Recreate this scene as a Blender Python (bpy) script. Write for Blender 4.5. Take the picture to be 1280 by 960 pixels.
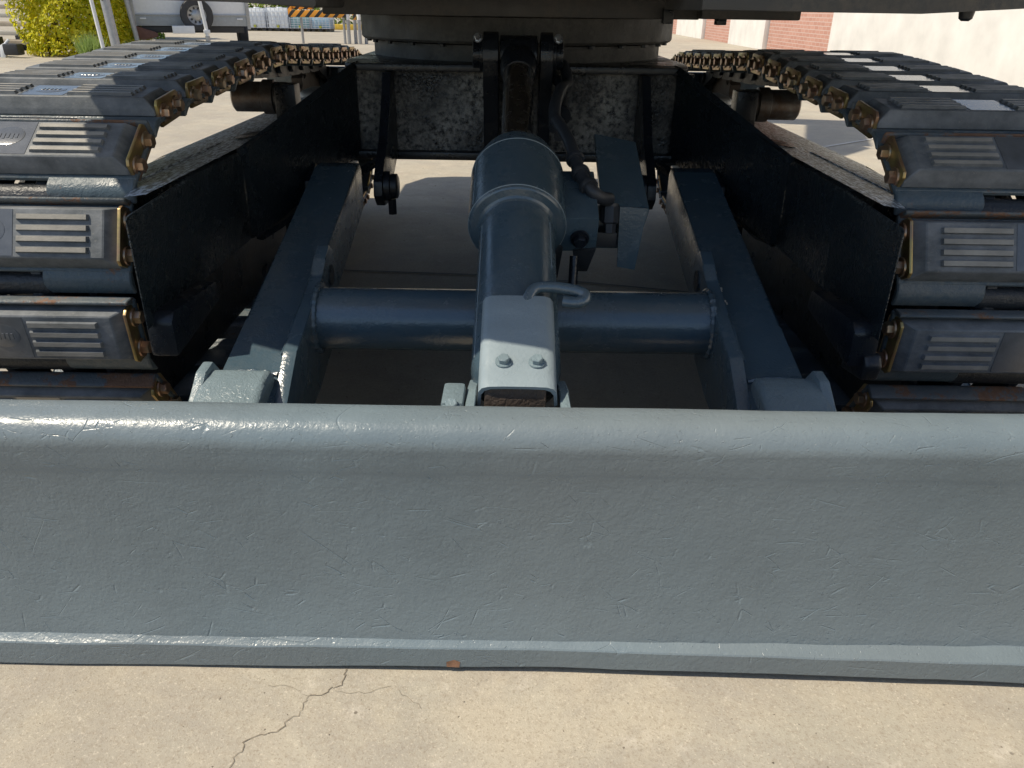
import bpy, bmesh, math, random
from mathutils import Vector, Matrix
R = math.radians
random.seed(7)
scene = bpy.context.scene
for o in list(bpy.data.objects): bpy.data.objects.remove(o)

# ------------------------------------------------------------------ camera, sky, sun, exposure
cam_d = bpy.data.cameras.new('camera'); cam = bpy.data.objects.new('camera', cam_d)
scene.collection.objects.link(cam); scene.camera = cam
cam_d.sensor_width = 36; cam_d.lens = 36*960/1280; cam_d.clip_start = .02; cam_d.clip_end = 800
def cam_axes(th, ps, ro):
    fw = Vector((math.sin(ps)*math.cos(th), math.cos(ps)*math.cos(th), -math.sin(th)))
    r = Vector((math.cos(ps), -math.sin(ps), 0)); up = r.cross(fw)
    return math.cos(ro)*r+math.sin(ro)*up, -math.sin(ro)*r+math.cos(ro)*up, fw
_r, _u, _f = cam_axes(R(26.2), R(.135), R(.92))
m = Matrix((_r, _u, -_f)).transposed().to_4x4(); m.translation = Vector((-.004, 0, .87)); cam.matrix_world = m

SUN = Vector((-.62, -.15, 1.0)).normalized()          # towards the sun
w = bpy.data.worlds.new('World'); scene.world = w; w.use_nodes = True
nt = w.node_tree; bgn = nt.nodes['Background']
sky = nt.nodes.new('ShaderNodeTexSky'); sky.sky_type = 'NISHITA'; sky.sun_disc = False
sky.sun_elevation = math.asin(SUN.z); sky.sun_rotation = math.atan2(SUN.x, SUN.y)
sky.air_density = 1.0; sky.dust_density = .6; sky.ozone_density = 1.0
nt.links.new(sky.outputs[0], bgn.inputs[0]); bgn.inputs[1].default_value = .12
sl = bpy.data.lights.new('sun', 'SUN'); sl.energy = 4.7; sl.angle = R(.53); sl.color = (1, .895, .725)
so = bpy.data.objects.new('sun', sl); scene.collection.objects.link(so); so.location = SUN*20
so.rotation_euler = SUN.to_track_quat('Z', 'Y').to_euler()
scene.view_settings.view_transform = 'Standard'; scene.view_settings.look = 'None'
scene.view_settings.exposure = 0.08; scene.view_settings.gamma = 1
scene.render.engine = 'CYCLES'
scene.cycles.max_bounces = 10; scene.cycles.diffuse_bounces = 6

# ------------------------------------------------------------------ helpers
COL = scene.collection
def link(o, parent=None):
    COL.objects.link(o)
    if parent is not None: o.parent = parent
    return o
class MB:
    """collects shapes and links them as one mesh object"""
    def __init__(s): s.bm = bmesh.new()
    def _tag(s, faces, mi):
        for f in faces: f.material_index = mi
    def box(s, x0, x1, y0, y1, z0, z1, bev=0, mi=0, M=None, seg=2):
        vs = [s.bm.verts.new((x, y, z)) for x in (x0, x1) for y in (y0, y1) for z in (z0, z1)]
        q = [(0,1,3,2), (4,6,7,5), (0,4,5,1), (2,3,7,6), (0,2,6,4), (1,5,7,3)]
        fs = [s.bm.faces.new([vs[i] for i in f]) for f in q]
        return s._fin(vs, fs, bev, mi, M, seg)
    def _fin(s, vs, fs, bev, mi, M, seg=2):
        s._tag(fs, mi)
        if bev:
            es = list({e for f in fs for e in f.edges})
            r = bmesh.ops.bevel(s.bm, geom=es, offset=bev, segments=seg, profile=.6, affect='EDGES')
            vs = list({v for v in r['verts']} | {v for f in r['faces'] for v in f.verts} | {v for v in vs if v.is_valid})
            for f in {f for v in vs for f in v.link_faces}: f.material_index = mi
            vs = list({v for v0 in vs for f in v0.link_faces for v in f.verts})
        if M is not None:
            for v in vs: v.co = M @ v.co
        return vs
    def prism(s, pts, a0, a1, axis='x', bev=0, mi=0, M=None, seg=2):
        """polygon extruded along an axis; pts are the two other coordinates in x,y,z order"""
        def P(p, a):
            return {'x': (a, p[0], p[1]), 'y': (p[0], a, p[1]), 'z': (p[0], p[1], a)}[axis]
        A = [s.bm.verts.new(P(p, a0)) for p in pts]; B = [s.bm.verts.new(P(p, a1)) for p in pts]
        n = len(pts); fs = [s.bm.faces.new(A[::-1]), s.bm.faces.new(B)]
        for i in range(n): fs.append(s.bm.faces.new((A[i], A[(i+1) % n], B[(i+1) % n], B[i])))
        return s._fin(A+B, fs, bev, mi, M, seg)
    def lathe(s, prof, p0, d, n=32, mi=0, caps=True):
        """profile [(distance along, radius)] turned round the axis p0 + d*t"""
        p0 = Vector(p0); d = Vector(d).normalized()
        a = d.orthogonal().normalized(); b = d.cross(a)
        rings = []
        for t, r in prof:
            rings.append([s.bm.verts.new(p0+d*t+(a*math.cos(2*math.pi*k/n)+b*math.sin(2*math.pi*k/n))*r) for k in range(n)])
        fs = []
        for i in range(len(rings)-1):
            for k in range(n):
                fs.append(s.bm.faces.new((rings[i][k], rings[i][(k+1) % n], rings[i+1][(k+1) % n], rings[i+1][k])))
        if caps: fs += [s.bm.faces.new(rings[0][::-1]), s.bm.faces.new(rings[-1])]
        s._tag(fs, mi)
    def cyl(s, p0, p1, r, n=24, bev=0, mi=0):
        p0 = Vector(p0); p1 = Vector(p1); L = (p1-p0).length
        pr = [(0, r-bev), (bev, r), (L-bev, r), (L, r-bev)] if bev else [(0, r), (L, r)]
        s.lathe(pr, p0, p1-p0, n, mi)
    def hexbolt(s, p, d, r, h, mi=0):
        p = Vector(p); d = Vector(d).normalized()
        s.lathe([(0, r*1.45), (h*.22, r*1.4)], p, d, 18, mi)
        s.lathe([(h*.2, r), (h*.9, r), (h, r*.86)], p, d, 6, mi)
    def tube(s, pts, r, n=12, mi=0, sub=4):
        pts = [Vector(p) for p in pts]; path = []
        for i in range(len(pts)-1):                     # Catmull-Rom
            a = pts[max(i-1, 0)]; b = pts[i]; c = pts[i+1]; e = pts[min(i+2, len(pts)-1)]
            for k in range(sub):
                t = k/sub
                path.append(.5*((2*b)+(c-a)*t+(2*a-5*b+4*c-e)*t*t+(3*b-a-3*c+e)*t**3))
        path.append(pts[-1]); rings = []; prev = None
        for i, p in enumerate(path):
            t = (path[min(i+1, len(path)-1)]-path[max(i-1, 0)]).normalized()
            a = t.orthogonal().normalized() if prev is None else (prev-t*prev.dot(t)).normalized()
            prev = a; b = t.cross(a); rr = r(i/(len(path)-1)) if callable(r) else r
            rings.append([s.bm.verts.new(p+(a*math.cos(2*math.pi*k/n)+b*math.sin(2*math.pi*k/n))*rr) for k in range(n)])
        fs = []
        for i in range(len(rings)-1):
            for k in range(n): fs.append(s.bm.faces.new((rings[i][k], rings[i][(k+1) % n], rings[i+1][(k+1) % n], rings[i+1][k])))
        fs += [s.bm.faces.new(rings[0][::-1]), s.bm.faces.new(rings[-1])]
        s._tag(fs, mi)
    def plate(s, q, th, mi=0, bev=0):
        """thick plate from a planar list of 3-D corners, thickness away from the normal"""
        q = [Vector(p) for p in q]; n = (q[1]-q[0]).cross(q[2]-q[1]).normalized()
        A = [s.bm.verts.new(p) for p in q]; B = [s.bm.verts.new(p-n*th) for p in q]; k = len(q)
        fs = [s.bm.faces.new(A), s.bm.faces.new(B[::-1])]
        for i in range(k): fs.append(s.bm.faces.new((A[i], B[i], B[(i+1) % k], A[(i+1) % k])))
        return s._fin(A+B, fs, bev, mi, None)
    def mesh(s, name, mats, smooth=35):
        bmesh.ops.recalc_face_normals(s.bm, faces=s.bm.faces)
        me = bpy.data.meshes.new(name); s.bm.to_mesh(me); s.bm.free()
        for mt in (mats if isinstance(mats, (list, tuple)) else [mats]): me.materials.append(mt)
        if smooth:
            me.polygons.foreach_set('use_smooth', [True]*len(me.polygons)); me.set_sharp_from_angle(angle=R(smooth))
        return me
    def build(s, name, mats, parent=None, smooth=35):
        return link(bpy.data.objects.new(name, s.mesh(name, mats, smooth)), parent)
def tag(o, label=None, cat=None, group=None, kind=None):
    for k, v in (('label', label), ('category', cat), ('group', group), ('kind', kind)):
        if v: o[k] = v
    return o
def thing(name, label, cat, loc=(0, 0, 0), rz=0, group=None):
    o = bpy.data.objects.new(name, None); link(o); o.location = loc; o.rotation_euler = (0, 0, rz)
    o.empty_display_size = .1
    return tag(o, label, cat, group)

# ------------------------------------------------------------------ materials
class NB:
    def __init__(s, name):
        s.m = bpy.data.materials.new(name); s.m.use_nodes = True; s.t = s.m.node_tree
        s.b = s.t.nodes['Principled BSDF']; s.out = s.t.nodes['Material Output']
        tc = s.n('ShaderNodeTexCoord'); oi = s.n('ShaderNodeObjectInfo')
        mul = s.n('ShaderNodeVectorMath', operation='SCALE'); mul.inputs[0].default_value = (37.1, 17.3, 9.7)
        s.l(oi.outputs['Random'], mul.inputs[3])
        ad = s.n('ShaderNodeVectorMath', operation='ADD'); s.l(tc.outputs['Object'], ad.inputs[0]); s.l(mul.outputs[0], ad.inputs[1])
        s.obj = ad.outputs[0]; s.raw = tc.outputs['Object']; s.rnd = oi.outputs['Random']
    def n(s, t, **k):
        x = s.t.nodes.new(t)
        for a, v in k.items(): setattr(x, a, v)
        return x
    def l(s, a, b): s.t.links.new(a, b)
    def noise(s, sc, det=4, rough=.55, vec=None, dist=0):
        x = s.n('ShaderNodeTexNoise'); x.inputs['Scale'].default_value = sc; x.inputs['Detail'].default_value = det
        x.inputs['Roughness'].default_value = rough; x.inputs['Distortion'].default_value = dist
        s.l(vec or s.obj, x.inputs['Vector']); return x.outputs[0]
    def ramp(s, f, stops):
        r = s.n('ShaderNodeValToRGB'); s.l(f, r.inputs[0]); e = r.color_ramp.elements
        while len(e) < len(stops): e.new(.5)
        for q, (p, c) in zip(e, stops):
            q.position = p; q.color = (*c, 1) if isinstance(c, (tuple, list)) else (c, c, c, 1)
        return r.outputs[0]
    def mix(s, f, a, b, blend='MIX'):
        x = s.n('ShaderNodeMix', data_type='RGBA', blend_type=blend)
        for v, i in ((f, 0), (a, 6), (b, 7)):
            if isinstance(v, (int, float)): x.inputs[i].default_value = v if i == 0 else (v, v, v, 1)
            elif isinstance(v, tuple): x.inputs[i].default_value = (*v, 1)
            else: s.l(v, x.inputs[i])
        return x.outputs[2]
    def math(s, op, a, b=None):
        x = s.n('ShaderNodeMath', operation=op)
        for v, i in ((a, 0), (b, 1)):
            if v is None: continue
            if isinstance(v, (int, float)): x.inputs[i].default_value = v
            else: s.l(v, x.inputs[i])
        return x.outputs[0]
    def stretch(s, sx, sy, sz, rot=(0, 0, 0), vec=None):
        x = s.n('ShaderNodeMapping'); x.inputs['Scale'].default_value = (sx, sy, sz); x.inputs['Rotation'].default_value = rot
        s.l(vec or s.obj, x.inputs[0]); return x.outputs[0]
    def bump(s, h, strength, dist, prev=None):
        x = s.n('ShaderNodeBump'); x.inputs['Strength'].default_value = strength; x.inputs['Distance'].default_value = dist
        s.l(h, x.inputs['Height'])
        if prev: s.l(prev, x.inputs['Normal'])
        return x.outputs[0]
    def set(s, col=None, rough=None, nrm=None, metal=None, spec=None, coat=None):
        for v, k in ((col, 'Base Color'), (rough, 'Roughness'), (nrm, 'Normal'), (metal, 'Metallic'), (spec, 'Specular IOR Level'), (coat, 'Coat Weight')):
            if v is None: continue
            if isinstance(v, (int, float)): s.b.inputs[k].default_value = v
            elif isinstance(v, tuple): s.b.inputs[k].default_value = (*v, 1)
            else: s.l(v, s.b.inputs[k])
        return s.m
def c3(c, k): return tuple(min(1, x*k) for x in c)

def paint(name, c, rough=.38, spec=.5, cast=.0, castsc=170, dirt=0, dirtc=(.16, .15, .13), rust=0, scr=0, chips=0, orange=.25):
    b = NB(name)
    big = b.noise(3.5, 5); fine = b.noise(60, 3)
    col = b.mix(b.ramp(big, [(.3, .0), (.7, 1.)]), c3(c, .86), c3(c, 1.14))
    col = b.mix(b.math('MULTIPLY', fine, .25), col, c3(c, 1.3))
    h = b.noise(220, 3); nrm = b.bump(h, orange, .0015)
    nrm = b.bump(b.noise(38, 3), .18, .004, nrm)
    if cast:
        v = b.n('ShaderNodeTexVoronoi', feature='SMOOTH_F1'); v.inputs['Scale'].default_value = castsc
        b.l(b.mix(.06, b.obj, b.noise(50, 2)), v.inputs['Vector'])
        nrm = b.bump(b.math('ADD', v.outputs[0], b.noise(castsc*.45, 3)), cast, .005, nrm)
    ro = b.ramp(b.noise(14, 5), [(.3, max(.05, rough-.1)), (.75, rough+.16)])
    if scr:
        tot = None
        for i, (rz, sc, lim) in enumerate(((1.25, 11, .007), (-.5, 14, .010), (2.0, 21, .014), (.9, 33, .02), (1.6, 46, .03))):
            vec = b.mix(.045, b.stretch(1, 1, 1, (0, rz, 0)), b.noise(3+i, 2))
            vv = b.stretch(1.0, 1.0, .28, (0, 0, 0), vec)
            vo = b.n('ShaderNodeTexVoronoi', feature='DISTANCE_TO_EDGE'); vo.inputs['Scale'].default_value = sc
            b.l(vv, vo.inputs['Vector'])
            ln = b.ramp(vo.outputs[0], [(0, 1.), (lim, 0.)])
            ln = b.math('MULTIPLY', ln, b.ramp(b.noise(9+4.1*i, 3, .65), [(.58, 0.), (.66, 1.)]))
            tot = ln if tot is None else b.math('MAXIMUM', tot, ln)
        pits = b.math('MULTIPLY', b.ramp(b.noise(150, 2, .5), [(.66, 0.), (.74, 1.)]), b.ramp(b.noise(6, 3), [(.45, 0.), (.65, 1.)]))
        hh = b.math('SUBTRACT', 1., b.math('MAXIMUM', tot, b.math('MULTIPLY', pits, .7)))
        nrm = b.bump(hh, scr, .0016, nrm)
        nrm = b.bump(b.noise(20, 4, .6), .22, .006, nrm); nrm = b.bump(b.noise(170, 2, .6), .30, .0018, nrm)
        sp = b.ramp(b.noise(210, 2, .5), [(.68, 0.), (.73, 1.)]); nrm = b.bump(b.math('MULTIPLY', sp, b.ramp(b.noise(17, 3), [(.42, 0.), (.6, 1.)])), .6, .0018, nrm); col = b.mix(b.ramp(b.noise(1.6, 4, .5), [(.35, 0.), (.65, .5)]), col, (c[0]*1.15, c[1]*1.0, c[2]*.93))
        col = b.mix(b.math('MULTIPLY', tot, .25), col, c3(c, 1.7))
    if dirt:
        mk = b.math('MULTIPLY', b.ramp(b.noise(4.5, 6, .62), [(.40, 0.), (.62, 1.)]), b.ramp(b.noise(70, 3, .7), [(.36, 0.), (.58, 1.)]))
        mk = b.math('MULTIPLY', mk, dirt)
        col = b.mix(mk, col, dirtc); ro = b.mix(mk, ro, .9)
    if rust:
        mk = b.ramp(b.math('ADD', b.math('MULTIPLY', b.noise(13, 5, .6), .75), b.math('MULTIPLY', b.noise(120, 3, .7), .35)), [(.66-rust*.1, 0.), (.72-rust*.1, 1.)])
        rc = b.mix(b.noise(90, 3), (.11, .055, .032), (.25, .14, .085))
        col = b.mix(mk, col, rc); ro = b.mix(mk, ro, .85)
    if chips:
        mk = b.ramp(b.noise(58, 4, .65), [(.70, 0.), (.73, 1.)])
        mk = b.math('MULTIPLY', mk, chips); col = b.mix(mk, col, (.33, .32, .30))
    return b.set(col, ro, nrm, spec=spec)

PC = (.125, .165, .185)
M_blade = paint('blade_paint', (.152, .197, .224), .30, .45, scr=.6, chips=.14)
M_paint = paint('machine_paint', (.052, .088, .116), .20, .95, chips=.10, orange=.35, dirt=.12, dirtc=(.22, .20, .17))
M_plate = paint('lit_plate_paint', (.24, .295, .325), .36, cast=.14, castsc=260, chips=.2)  # machine paint again, lightened to hold the sun on the cover plate
M_cast = paint('lit_cast_paint', (.17, .225, .25), .32, cast=.25, castsc=190)  # same machine paint with sunlight put into its tone, for the lit castings
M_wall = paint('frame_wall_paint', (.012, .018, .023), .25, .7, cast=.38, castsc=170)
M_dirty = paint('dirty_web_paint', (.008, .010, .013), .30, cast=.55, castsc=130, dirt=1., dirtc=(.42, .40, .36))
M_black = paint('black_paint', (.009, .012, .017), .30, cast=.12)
M_deck = paint('deck_paint', (.055, .055, .055), .5, dirt=.55, dirtc=(.16, .14, .115))
M_ring = paint('ring_paint', (.040, .040, .039), .5, dirt=.6, dirtc=(.17, .165, .15), cast=.1)
M_house = paint('house_paint', (.36, .37, .38), .35)
M_shoe = paint('shoe_steel_paint', (.060, .088, .108), .38, cast=.2, rust=-.1, chips=.4, dirt=.35, dirtc=(.24, .225, .20))
M_lip = paint('rusty_lip', (.085, .105, .118), .45, cast=.2, rust=1.0, chips=.4, dirt=.3, dirtc=(.24, .20, .16))
M_link = paint('link_steel', (.018, .022, .027), .42, cast=.2)
M_rusty = paint('rusty_steel', (.05, .038, .03), .6, cast=.3, dirt=.5, dirtc=(.10, .07, .048))
M_rollm = None
M_roll = paint('roller_steel', (.10, .095, .09), .45, rust=.5)

def rubber(name, c, dustc, dust):
    b = NB(name)
    mk = b.ramp(b.noise(14, 6, .68, b.stretch(1, 1.6, 1)), [(.25, 0.), (.80, dust)])
    col = b.mix(mk, c, dustc)
    col = b.mix(b.ramp(b.noise(140, 3, .7), [(.62, 0.), (.72, .5)]), col, (.24, .23, .21))
    nrm = b.bump(b.noise(260, 3), .25, .0012); nrm = b.bump(b.noise(40, 3, .6, b.stretch(1, 5, 1)), .2, .002, nrm)
    return b.set(col, b.ramp(b.noise(25, 4), [(.3, .42), (.7, .62)]), nrm, spec=.3)
M_pad = rubber('pad_rubber', (.050, .060, .066), (.27, .285, .305), .8)
M_rib = rubber('rib_rubber', (.17, .165, .15), (.36, .345, .31), 1.)
def metal(name, c, c2, rough, bumps=.15, mt=1.):
    b = NB(name)
    col = b.mix(b.ramp(b.noise(30, 5, .65), [(.35, 0.), (.65, 1.)]), c, c2)
    return b.set(col, b.ramp(b.noise(50, 4), [(.3, rough-.08), (.7, rough+.12)]), b.bump(b.noise(160, 3), bumps, .001), metal=mt)
M_zinc = metal('yellow_zinc', (.42, .34, .13), (.36, .22, .14), .36, mt=.85)
M_bolt = metal('bolt_zinc', (.46, .27, .19), (.36, .30, .20), .34, mt=.85)
M_chrome = metal('chrome_rod', (.55, .55, .55), (.50, .49, .48), .2, .03)
M_rollm = metal('roller_metal', (.22, .20, .185), (.15, .105, .075), .42, .2, .75)
M_worn = metal('worn_bare_steel', (.50, .52, .55), (.40, .41, .42), .26, .1)
M_galv = metal('galvanised_steel', (.42, .43, .44), (.34, .35, .36), .5, .1, .6)

def flat(name, c, rough=.5, var=.15, bumps=.1, sc=20, spec=.5):
    b = NB(name)
    col = b.mix(b.ramp(b.noise(sc, 5), [(.3, 0.), (.7, 1.)]), c3(c, 1-var), c3(c, 1+var))
    return b.set(col, rough, b.bump(b.noise(sc*8, 3), bumps, .002), spec=spec)
M_recess = flat('smooth_recess_rubber', (.10, .108, .118), .16, .2, .08, 30, .9)
M_hose = flat('black_hose_rubber', (.028, .032, .038), .42)
M_white = flat('white_panel', (.78, .79, .80), .4, .04)
M_greyp = flat('grey_panel', (.36, .38, .39), .45, .08)
M_dark = flat('dark_plastic', (.03, .03, .032), .5)
M_tyre = flat('tyre_rubber', (.045, .045, .047), .7)
M_rim = metal('wheel_rim', (.45, .46, .47), (.38, .39, .40), .4, .05, .7)
M_brown = flat('brown_paint', (.16, .07, .05), .6)
M_blue = flat('blue_plastic', (.30, .48, .62), .45, .12)
M_teal = flat('teal_plastic', (.24, .42, .46), .45, .12)
M_ibc = flat('milky_plastic', (.84, .87, .90), .4, .06)
M_timber = flat('weathered_timber', (.42, .36, .29), .8, .2, .3, 6)
M_stone = flat('pale_stone', (.52, .50, .46), .85, .12, .3, 5)
M_plaster = None

def concrete():
    b = NB('yard_concrete')
    base = b.mix(b.ramp(b.noise(1.1, 6, .6), [(.3, 0.), (.7, 1.)]), (.345, .315, .255), (.465, .43, .35))
    base = b.mix(b.math('MULTIPLY', b.ramp(b.noise(4.5, 5, .6), [(.42, 0.), (.62, 1.)]), .45), base, (.46, .395, .30))
    base = b.mix(b.math('MULTIPLY', b.ramp(b.noise(7, 6, .65), [(.52, 0.), (.72, 1.)]), .5), base, (.26, .235, .20))
    base = b.mix(b.math('MULTIPLY', b.ramp(b.noise(2.8, 7, .7, dist=.8), [(.44, 0.), (.62, 1.)]), .75), base, (.33, .30, .255))
    base = b.mix(b.math('MULTIPLY', b.ramp(b.noise(13, 5, .7), [(.58, 0.), (.72, 1.)]), .5), base, (.58, .53, .45))
    sp = b.noise(330, 2, .6)
    base = b.mix(b.ramp(sp, [(.56, 0.), (.70, .5)]), base, (.22, .18, .13))
    base = b.mix(b.ramp(b.noise(270, 2, .6, b.stretch(1, 1, 1, (1, .4, .2))), [(.58, 0.), (.72, .42)]), base, (.68, .61, .49))
    base = b.mix(b.ramp(b.noise(110, 3, .6), [(.50, 0.), (.72, .35)]), base, (.26, .21, .155))
    v = b.n('ShaderNodeTexVoronoi'); v.inputs['Scale'].default_value = 26; b.l(b.obj, v.inputs['Vector'])
    base = b.mix(b.math('MULTIPLY', b.ramp(v.outputs[0], [(.05, 1.), (.085, 0.)]), b.ramp(b.noise(9, 2), [(.5, 0.), (.6, .8)])), base, (.13, .11, .085))
    nrm = b.bump(b.noise(330, 3, .7), .55, .0016); nrm = b.bump(b.noise(40, 4), .25, .004, nrm)
    return b.set(base, .88, nrm, spec=.3)
M_conc = concrete()
M_crack = flat('crack_dirt', (.21, .175, .13), .95)
M_joint = flat('joint_filler', (.13, .125, .12), .9)
def brick():
    b = NB('red_brick'); sp = b.n('ShaderNodeSeparateXYZ'); cb = b.n('ShaderNodeCombineXYZ')
    b.l(b.raw, sp.inputs[0]); b.l(sp.outputs[1], cb.inputs[0]); b.l(sp.outputs[2], cb.inputs[1])
    t = b.n('ShaderNodeTexBrick'); b.l(cb.outputs[0], t.inputs['Vector'])
    t.inputs['Color1'].default_value = (.52, .27, .21, 1); t.inputs['Color2'].default_value = (.60, .34, .27, 1); t.inputs['Mortar'].default_value = (.66, .56, .50, 1)
    t.inputs['Scale'].default_value = 1; t.inputs['Mortar Size'].default_value = .006; t.inputs['Brick Width'].default_value = .22; t.inputs['Row Height'].default_value = .075
    return b.set(b.mix(b.math('MULTIPLY', b.noise(3, 4), .35), t.outputs[0], (.5, .3, .24)), .9, b.bump(t.outputs[1], -.5, .008), spec=.2)
M_brick = brick()
M_render = flat('white_render', (.80, .78, .74), .9, .10, .35, 2.2, .2)
def stripes():
    b = NB('hazard_stripes'); sp = b.n('ShaderNodeSeparateXYZ'); b.l(b.raw, sp.inputs[0])
    s = b.math('FRACT', b.math('MULTIPLY', b.math('ADD', sp.outputs[0], b.math('MULTIPLY', sp.outputs[2], -1.)), 4.6))
    return b.set(b.mix(b.math('GREATER_THAN', s, .45), (.03, .03, .03), (.80, .34, .04)), .5)
M_haz = stripes()
def leaf(name, a, c, d):
    b = NB(name); g = b.n('ShaderNodeNewGeometry')
    col = b.ramp(g.outputs['Random Per Island'], [(0., a), (.5, c), (1., d)])
    col = b.mix(b.ramp(b.noise(1.3, 3), [(.40, 0.), (.70, .5)]), col, a)
    b.set(col, .45, spec=.4)
    tr = b.n('ShaderNodeBsdfTranslucent'); b.l(col, tr.inputs[0])
    mx = b.n('ShaderNodeMixShader'); mx.inputs[0].default_value = .5
    b.l(b.b.outputs[0], mx.inputs[1]); b.l(tr.outputs[0], mx.inputs[2]); b.l(mx.outputs[0], b.out.inputs[0])
    return b.m
M_leafY = leaf('yellow_green_leaves', (.30, .36, .012), (.80, .72, .02), (.90, .80, .08))
M_leafG = leaf('green_leaves', (.08, .15, .015), (.26, .36, .03), (.42, .50, .06))
M_grass = leaf('grass_blades', (.20, .30, .07), (.36, .48, .14), (.46, .55, .22))
M_twig = flat('twig_bark', (.08, .06, .04), .9)

# ------------------------------------------------------------------ the ground
g = MB(); g.bm.faces.new([g.bm.verts.new(p) for p in ((-150, -60, 0), (150, -60, 0), (150, 260, 0), (-150, 260, 0))])
ground = tag(g.build('ground', M_conc, None, 0), kind='structure')
def strip(pts, wd, name, mat, z=.0012):
    mb = MB(); L = []; Rr = []
    for i, p in enumerate(pts):
        a = Vector(pts[max(i-1, 0)]); c = Vector(pts[min(i+1, len(pts)-1)]); d = (c-a).normalized(); nn = Vector((-d.y, d.x))
        ww = wd*(random.uniform(.55, 1.3)) if wd < .01 else wd
        if 0 < i < len(pts)-1 or wd > .01: pass
        else: ww *= .5
        L.append(mb.bm.verts.new((p[0]+nn.x*ww/2, p[1]+nn.y*ww/2, z))); Rr.append(mb.bm.verts.new((p[0]-nn.x*ww/2, p[1]-nn.y*ww/2, z)))
    for i in range(len(pts)-1): mb.bm.faces.new((L[i], L[i+1], Rr[i+1], Rr[i]))
    return mb.build(name, mat, ground, 0)
def jag(pts, n=6, a=.004):
    out = []
    for i in range(len(pts)-1):
        p = Vector(pts[i]); q = Vector(pts[i+1])
        for k in range(n):
            t = k/n; v = p.lerp(q, t)
            if k: v += Vector((random.uniform(-a, a), random.uniform(-a, a)))
            out.append(tuple(v))
    out.append(tuple(pts[-1])); return out
strip(jag([(-.222, .86), (-.233, .824), (-.238, .796), (-.254, .777), (-.28, .769), (-.285, .743), (-.304, .714), (-.343, .696), (-.349, .665), (-.356, .60), (-.40, .55)]), .0012, 'crack', M_crack)
strip(jag([(-.28, .769), (-.306, .784), (-.341, .787)], 5, .003), .0004, 'crack', M_crack)
strip(jag([(-.245, .779), (-.203, .775), (-.166, .789)], 5, .003), .0005, 'crack', M_crack)
strip(jag([(-.155, .782), (-.12, .75)], 5, .003), .0006, 'crack', M_crack)
strip([(-9, 3.2), (-.1, 2.645), (.263, 2.579), (.6, 2.494), (9, 1.2)], .012, 'slab_joint', M_joint, .003)
strip([(-30, 8.6), (30, 9.4)], .02, 'slab_joint', M_joint, .003)
strip([(1.5, 5.0), (2.0, 5.5), (2.7, 6.06), (6, 8.9)], .03, 'slab_joint', M_stone, .004)

gr = MB(); rnd = random.Random(5)
for k in range(520):
    x, y = rnd.uniform(-1.3, 1.3), rnd.choice((rnd.uniform(.2, .80), rnd.uniform(.95, 5.5)))
    r = rnd.uniform(.0006, .0017)*(1 if y < .9 else 2.0)
    vs = [gr.bm.verts.new((x+r*math.cos(a+k)*rnd.uniform(.7, 1.4), y+r*math.sin(a+k)*rnd.uniform(.7, 1.4), z)) for z, a in ((.0003, 0), (.0003, 2.1), (.0003, 4.2), (r*1.1, 1))]
    for f in ((0, 1, 3), (1, 2, 3), (2, 0, 3)): gr.bm.faces.new([vs[i] for i in f])
tag(gr.build('grit', flat('grit', (.20, .17, .13), .9, .6, .2, 3), None, 0), 'loose dark grit scattered over the concrete yard', 'grit', kind='stuff')
# ------------------------------------------------------------------ the excavator
EX = thing('excavator', 'dark blue grey tracked excavator seen from its dozer blade, upper body overhead', 'excavator', (0, 1.2, 0))
off = Matrix.Translation((0, -1.2, 0))
def part(mb, name, mats, smooth=35, parent=None, label=None):
    o = mb.build(name, mats, parent or EX, smooth)
    if parent is None: o.matrix_parent_inverse = off
    if label: o['label'] = label
    return o

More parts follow.
